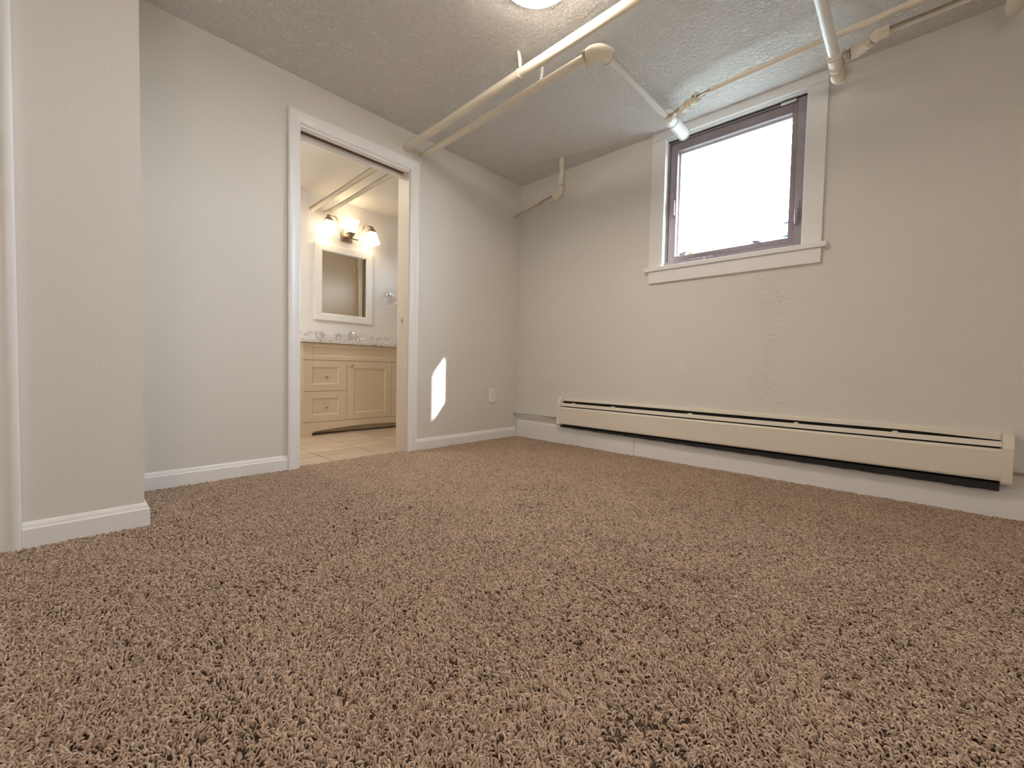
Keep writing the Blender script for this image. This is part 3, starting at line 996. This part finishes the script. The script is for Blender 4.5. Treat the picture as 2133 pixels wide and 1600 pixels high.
prof_x('gap_shade_pan', [(-.0045, .1475), (-.0045, .356), (-.0075, .356), (-.0075, .1530), (-.054, .1530), (-.054, .1475)], HX0, HX1, M_dark, e, div=120, jig=pan_jig)  # dark sheet paints the shade inside the heater, grime included
bm = NB(); tube(bm, [(HX0, -.038, .235), (HX1, -.038, .235)], .012, 12)
for k in range(150):
    x = HX0 + .06 + k * (HX1 - HX0 - .12) / 149
    box(bm, (x - .0005, -.060, .200), (x + .0005, -.014, .292))
part('heating_element', bm, M_dark, e)['kind'] = 'stuff'
def endcap(x0, x1):
    pr = [(-.001, .150), (-.001, .3835), (-.030, .3815), (-.054, .3735), (-.0735, .3150), (-.0735, .1640), (-.069, .1520), (-.060, .150)]
    bm = NB(); extrude_sections(bm, [[(x, y, z) for y, z in pr] for x in (x0, x1)])
    bmesh.ops.bevel(bm, geom=[ed for ed in bm.edges], offset=.0015, segments=1, affect='EDGES')
    c = part('end_cap', bm, M_heater, e)
    bm = NB(); box(bm, (x0 + .001, -.0752, .1625), (x1 - .001, -.0730, .168), .0005); sub('cap_fold', bm, M_heater, c)
endcap(.520, .5515); endcap(2.9855, 3.020)
bm = NB(); box(bm, (2.880, -.0722, .182), (2.9855, -.0702, .290), .0008); part('splice_plate', bm, M_heater, e)
for x in (.66, 1.02, 1.60, 2.20, 2.62):
    bm = NB(); box(bm, (x, -.0490, .338), (x + .022, -.0200, .346), .002); part('damper_bracket', bm, M_heater, e)
bm = NB(); lathe(bm, [(0, .010), (.004, .009), (.006, 0)], (.565, -.0, .394), (0, -1, 0), 10); part('wall_anchor', bm, M_heater, e)

for x0, x1, lab in ((.0005, .5195, 'thin cream supply pipe between the room corner and the heater'), (3.0205, X1 - .001, 'thin cream supply pipe leaving the right end of the heater')):
    q = empty('supply_pipe', ((x0 + x1) / 2, -.03, .21), lab, 'pipe')
    bm = NB(); tube(bm, [(x0, -.030, .2085), (x1, -.030, .2115)], .0132, 18); part('pipe_run', bm, M_pipew, q, smooth=True)
    bm = NB(); tube(bm, [((x0 + .004) if x0 < 1 else (x1 - .02), -.030, .2085), ((x0 + .018) if x0 < 1 else (x1 - .004), -.030, .2085)], .0155, 18); part('collar', bm, M_pipe, q, autosmooth=50)

# ------------------------------------------------------------------ wall outlet
e = empty('wall_outlet', (0, -.33, .378), 'white duplex wall outlet between the bathroom doorway and the corner', 'outlet')
bm = NB(); box(bm, (.0005, -.368, .316), (.0065, -.291, .441), .0035, 3); part('cover_plate', bm, M_plate, e, autosmooth=40)
for zc in (.359, .398):
    bm = NB(); lathe(bm, [(0, .0175), (.002, .017), (.0025, .015)], (.0062, -.3295, zc), (1, 0, 0), 20); rc = part('receptacle', bm, M_plate, e, autosmooth=50)
    bm = NB(); box(bm, (.0085, -.3375, zc - .001), (.0092, -.3350, zc + .008)); box(bm, (.0085, -.3240, zc - .001), (.0092, -.3215, zc + .007)); lathe(bm, [(0, .0028), (.0006, .0028)], (.0086, -.3295, zc - .0075), (1, 0, 0), 10)
    sub('outlet_slot', bm, M_slot, rc)
bm = NB(); lathe(bm, [(0, .003), (.001, .003), (.0015, 0)], (.0065, -.3295, .3785), (1, 0, 0), 10); part('cover_screw', bm, M_plate, e)

# ------------------------------------------------------------------ ceiling lights
def dome_light(x, y, a0, label, H=H, glass=M_dome):
    e = empty('ceiling_light', (x, y, H), label, 'ceiling light')
    o = Vector((x, y, H))
    bm = NB(); lathe(bm, [(-.0005, .150), (.012, .158), (.020, .166), (.022, .168), (.026, .168), (.028, .164), (.028, .150)], o, (0, 0, -1), 64); part('base_ring', bm, M_nickel, e, autosmooth=40)
    bm = NB(); lathe(bm, [(.024, .160), (.030, .1615), (.038, .155), (.047, .138), (.055, .108), (.061, .065), (.063, .03), (.064, 0)], o, (0, 0, -1), 64); part('glass_dome', bm, glass, e, smooth=True)
    for k in range(3):
        a = a0 + k * 2 * PI / 3
        d = Vector((math.cos(a), math.sin(a), 0))
        bm = NB(); lathe(bm, [(0, .003), (.006, .003), (.007, .006), (.016, .0065), (.019, .003), (.0195, 0)], o + d * .165 + Vector((0, 0, -.026)), d + Vector((0, 0, -.4)), 14); part('thumb_screw', bm, M_knob, e, smooth=True)
dome_light(1.468, -1.534, math.atan2(-1.351 + 1.534, 1.415 - 1.468), 'lit round white dome light on the ceiling at the top edge of the photo')
dome_light(-.75, -2.0, .4, 'added fill dome light, unseen on the bathroom ceiling left of the doorway', H + .012, M_dome_small)  # unseen light added to fill the bathroom
e = empty('fill_lamp', (3.55, -3.75, 0), 'added fill lamp with a lit drum shade, unseen in the corner behind the camera', 'lamp')  # lamp added out of view to lift the room's ambient light
bm = NB(); lathe(bm, [(-.008, .15), (.012, .15), (.022, .13), (.030, .02)], (3.55, -3.75, 0), (0, 0, 1), 40); part('lamp_base', bm, M_nickel, e, autosmooth=40)
bm = NB(); lathe(bm, [(.028, .011), (1.42, .011)], (3.55, -3.75, 0), (0, 0, 1), 16); part('lamp_pole', bm, M_nickel, e, autosmooth=40)
bm = NB(); lathe(bm, [(1.22, .20), (1.50, .17), (1.50, .165), (1.22, .195), (1.22, .20)], (3.55, -3.75, 0), (0, 0, 1), 40)
bmesh.ops.remove_doubles(bm, verts=bm.verts[:], dist=.0001)
part('lamp_shade', bm, M_drum, e, autosmooth=40)

# ------------------------------------------------------------------ vanity
VF = -1.142          # front face of doors
VY0, VY1 = -1.4965, -.2465
VT = .8125           # cabinet top
e = empty('vanity_cabinet', (XB + .28, (VY0 + VY1) / 2, -.01), 'cream shaker vanity cabinet with arched base seen through the bathroom doorway', 'cabinet')
bm = NB(); box(bm, (XB + .001, VY0, -.010), (VF - .020, VY0 + .018, VT), .0015); part('side_panel', bm, M_van, e)
bm = NB(); box(bm, (XB + .001, VY1 - .018, -.010), (VF - .020, VY1, VT), .0015); part('side_panel', bm, M_van, e)
bm = NB(); box(bm, (XB + .001, VY0 + .018, .085), (VF - .022, VY1 - .018, VT - .03)); part('carcass', bm, M_vandark, e)
bm = NB(); box(bm, (VF - .100, VY0 + .018, -.004), (VF - .085, VY1 - .018, .085)); part('toe_board', bm, M_van, e)
# arched valance with feet
bm = NB()
def valance_bottom(y):
    fl = .078
    c = (VY0 + VY1) / 2
    hw = (VY1 - VY0) / 2
    d = abs(y - c)
    if d >= hw - fl: return -.010
    u = d / (hw - fl)
    z = .052 - .030 * u * u
    edge = (hw - fl) - d
    if edge < .016:
        z = -.002 + (z + .002) * math.sqrt(max(0, 1 - (1 - edge / .016) ** 2))
    return z
ysv = [VY0, VY0 + .077] + [VY0 + .078 + .0022 * i for i in range(9)]
ysv += [VY0 + .10 + (VY1 - VY0 - .20) * i / 24 for i in range(25)]
ysv += [VY0 + VY1 - y for y in ([VY0, VY0 + .077] + [VY0 + .078 + .0022 * i for i in range(9)])][::-1]
secs = [[(VF - .020, y, valance_bottom(y)), (VF, y, valance_bottom(y)), (VF, y, .107), (VF - .020, y, .107)] for y in ysv]
extrude_sections(bm, secs); part('valance', bm, M_van, e)

def shaker(bm, y0, y1, z0, z1, st_y, st_z, depth=.007, th=.019):
    """frame-and-panel front, face at VF"""
    box(bm, (VF - th, y0, z0), (VF, y0 + st_y, z1), .0015, 1); box(bm, (VF - th, y1 - st_y, z0), (VF, y1, z1), .0015, 1)
    box(bm, (VF - th, y0 + st_y, z0), (VF, y1 - st_y, z0 + st_z), .0015, 1); box(bm, (VF - th, y0 + st_y, z1 - st_z), (VF, y1 - st_y, z1), .0015, 1)
    box(bm, (VF - th, y0 + st_y - .001, z0 + st_z - .001), (VF - depth, y1 - st_y + .001, z1 - st_z + .001))
    # sloped inner moulding
    iy0, iy1, iz0, iz1 = y0 + st_y, y1 - st_y, z0 + st_z, z1 - st_z
    w = .008
    outer = [(iy0, iz0), (iy1, iz0), (iy1, iz1), (iy0, iz1)]
    inner = [(iy0 + w, iz0 + w), (iy1 - w, iz0 + w), (iy1 - w, iz1 - w), (iy0 + w, iz1 - w)]
    A = [bm.verts.new((VF - .002, *p)) for p in outer]; B = [bm.verts.new((VF - depth + .0005, *p)) for p in inner]; D = [bm.verts.new((VF - depth - .002, *p)) for p in outer]
    for k in range(4):
        k2 = (k + 1) % 4
        bm.faces.new((A[k], A[k2], B[k2], B[k])); bm.faces.new((B[k], B[k2], D[k2], D[k])); bm.faces.new((D[k], D[k2], A[k2], A[k]))
def knob(parent, y, z):
    bm = NB(); lathe(bm, [(0, .0075), (.002, .0075), (.004, .0045), (.012, .0045), (.016, .010), (.020, .0135), (.0245, .0125), (.027, .008), (.028, 0)], (VF - .0005, y, z), (1, 0, 0), 20)
    sub('knob', bm, M_knob, parent, smooth=True)
bm = NB(); shaker(bm, VY0 + .0015, VY1 - .0015, .660, VT - .0015, .078, .036); part('false_front', bm, M_van, e)
Z0, ZM, Z1 = .1095, .3825, .6565
yA, yB = -1.1045, -.6385
for (a, b) in ((VY0 + .0015, yA - .0015), (yB + .0015, VY1 - .0015)):
    for (z0, z1, kz) in ((ZM + .0015, Z1, .513), (Z0, ZM - .0015, .239)):
        bm = NB(); shaker(bm, a, b, z0, z1, .077, .062); dr = part('drawer', bm, M_van, e)
        knob(dr, (a + b) / 2, kz)
bm = NB(); shaker(bm, yA + .0015, yB - .0015, Z0, Z1, .068, .064); dr = part('door', bm, M_van, e)
knob(dr, yA + .040, .617)

e = empty('countertop', (XB + .28, (VY0 + VY1) / 2, VT), 'grey veined marble countertop with backsplash on the cream vanity', 'countertop')
bm = NB()
sx0, sx1, sy0, sy1 = -1.55, -1.24, -1.10, -.63
box(bm, (XB + .001, VY0 - .020, VT + .0005), (VF + .022, sy0, .843), .0025, 2); box(bm, (XB + .001, sy1, VT + .0005), (VF + .022, VY1 + .020, .843), .0025, 2)
box(bm, (XB + .001, sy0 - .003, VT + .0005), (sx0, sy1 + .003, .843), .0); box(bm, (sx1, sy0 - .003, VT + .0005), (VF + .022, sy1 + .003, .843), .0025, 2)
part('slab', bm, M_marble, e)
bm = NB(); box(bm, (XB + .001, VY0 - .020, .8432), (XB + .020, VY1 + .020, .950), .002); part('backsplash', bm, M_marble, e)
bm = NB()
rows = []
for t, dz in ((1, .83), (.96, .80), (.86, .792), (.5, .787)):
    cxm, cym, hx, hy = (sx0 + sx1) / 2, (sy0 + sy1) / 2, (sx1 - sx0) / 2 * t, (sy1 - sy0) / 2 * t
    rows.append([bm.verts.new((cxm + hx * sx, cym + hy * sy, dz)) for sx, sy in ((-1, -1), (1, -1), (1, 1), (-1, 1))])
for a, b in zip(rows, rows[1:]):
    for k in range(4): bm.faces.new((a[k], a[(k + 1) % 4], b[(k + 1) % 4], b[k]))
bm.faces.new(rows[-1]); part('sink_basin', bm, M_plate, e)

# faucet: spout and two lever handles
FX = -1.600
e = empty('faucet', (FX, -.872, .843), 'chrome widespread faucet with two lever handles on the marble countertop', 'faucet')
bm = NB(); lathe(bm, [(0, .026), (.004, .026), (.010, .019), (.030, .016), (.034, .018)], (FX, -.872, .8432), (0, 0, 1), 24)
tube(bm, [(FX, -.872, .870), (FX + .006, -.872, .915), (FX + .030, -.872, .948), (FX + .065, -.872, .963), (FX + .100, -.872, .958), (FX + .122, -.872, .935)], [.0165, .015, .014, .0135, .0135, .014], 18)
part('spout', bm, M_chrome, e, autosmooth=50)
bm = NB(); lathe(bm, [(0, .003), (.030, .003), (.031, .006), (.038, .0075), (.044, .004), (.045, 0)], (FX - .022, -.872, .862), (0, 0, 1), 14); tube(bm, [(FX - .022, -.872, .843), (FX - .022, -.872, .87)], .003, 8); part('lift_rod', bm, M_chrome, e, smooth=True)
for s in (-1, 1):
    y = -.872 + s * .102
    bm = NB(); lathe(bm, [(0, .025), (.004, .025), (.010, .017), (.034, .012), (.046, .014), (.054, .017), (.060, .014), (.066, .006), (.067, 0)], (FX, y, .8432), (0, 0, 1), 22); hb = part('handle_base', bm, M_chrome, e, autosmooth=50)
    bm = NB(); tube(bm, [(FX + .004, y - s * .018, .898), (FX + .006, y + s * .018, .900), (FX + .010, y + s * .050, .903), (FX + .011, y + s * .058, .9035), (FX + .012, y + s * .068, .904), (FX + .012, y + s * .073, .904)], [.006, .0055, .0045, .0075, .009, .004], 14); sub('lever', bm, M_chrome, hb, smooth=True)

# ------------------------------------------------------------------ mirror
e = empty('wall_mirror', (XB, -.885, 1.07), 'white framed rectangular mirror above the vanity', 'mirror')
my0, my1, mz0, mz1 = -1.196, -.578, 1.069, 1.836
fw, ft = .074, .030
bm = NB()
pr = [(0.0005, 0), (ft - .004, 0), (ft, .006), (ft, fw - .010), (ft - .008, fw), (.0005, fw)]
path = [(my0, mz0, 1, 1), (my1, mz0, -1, 1), (my1, mz1, -1, -1), (my0, mz1, 1, -1)]
rows = [[bm.verts.new((XB + h, y + sy * u, z + sz * u)) for h, u in pr] for y, z, sy, sz in path]
for i in range(4):
    a, b = rows[i], rows[(i + 1) % 4]
    for k in range(len(pr)):
        k2 = (k + 1) % len(pr)
        bm.faces.new((a[k], a[k2], b[k2], b[k]))
part('mirror_frame', bm, M_mirrorframe, e)
bm = NB(); box(bm, (XB + .010, my0 + fw - .004, mz0 + fw - .004), (XB + .016, my1 - fw + .004, mz1 - fw + .004)); part('mirror_glass', bm, M_mirror, e)

# ------------------------------------------------------------------ vanity light
SX = XB + .105
e = empty('vanity_light', (XB, -.865, 1.97), 'three shade bronze wall light glowing above the bathroom mirror', 'wall lamp')
bm = NB(); box(bm, (XB + .0005, -.925, 1.905), (XB + .020, -.805, 2.030), .003); box(bm, (XB + .018, -.915, 1.915), (XB + .026, -.815, 2.020), .003); part('back_plate', bm, M_nickel, e)
LY, RY, MY = -1.100, -.636, -.868
def bar(bm, pts, w=.0068):
    tube(bm, pts, w, 4)
bm = NB(); bar(bm, [(XB + .024, MY, 1.945), (SX, MY, 1.926)], .007); part('stem', bm, M_nickel, e)
bm = NB(); bar(bm, [(SX, LY, 2.100), (SX, LY + .078, 2.100), (SX, MY - .078, 1.926), (SX, MY, 1.926), (SX, MY + .078, 1.926), (SX, RY - .078, 2.100), (SX, RY, 2.100)]); part('arm', bm, M_nickel, e)
def sq(bm, secs, cx, cy):
    """square lathe: [(z, half width)]"""
    rows = [[bm.verts.new((cx + sx * h, cy + sy * h, z)) for sx, sy in ((-1, -1), (1, -1), (1, 1), (-1, 1))] for z, h in secs]
    for a, b in zip(rows, rows[1:]):
        for k in range(4): bm.faces.new((a[k], a[(k + 1) % 4], b[(k + 1) % 4], b[k]))
    bm.faces.new(rows[0][::-1]); bm.faces.new(rows[-1])
for y, up in ((LY, -1), (MY, 1), (RY, -1)):
    z0 = 2.104 if up < 0 else 1.922
    bm = NB(); sq(bm, [(z0, .010), (z0 + up * .022, .013), (z0 + up * .026, .022), (z0 + up * .042, .025), (z0 + up * .050, .034), (z0 + up * .058, .034)], SX, y); part('socket', bm, M_nickel, e)
    zt = z0 + up * .056
    bm = NB(); sq(bm, [(zt, .030), (zt + up * .012, .036), (zt + up * .118, .062), (zt + up * .130, .062), (zt + up * .130, .058), (zt + up * .118, .057), (zt + up * .02, .034)], SX, y); part('lamp_shade', bm, M_shade, e)

# ------------------------------------------------------------------ towel ring
e = empty('towel_ring', (XB, -.375, 1.42), 'chrome towel ring on the bathroom wall right of the mirror', 'towel ring')
bm = NB(); lathe(bm, [(0.0005, .027), (.006, .027), (.010, .021), (.020, .013), (.040, .011), (.046, .014), (.052, .012), (.054, 0)], (XB, -.378, 1.428), (1, 0, 0), 24); part('post', bm, M_chrome, e, autosmooth=50)
bm = NB()
cxr, cyr, czr, rr = XB + .040, -.368, 1.358, .072
pts = [(cxr, cyr + rr * math.cos(2 * PI * k / 48), czr + rr * math.sin(2 * PI * k / 48)) for k in range(49)]
tube(bm, pts, .0045, 12, caps=False); part('ring', bm, M_chrome, e, smooth=True)
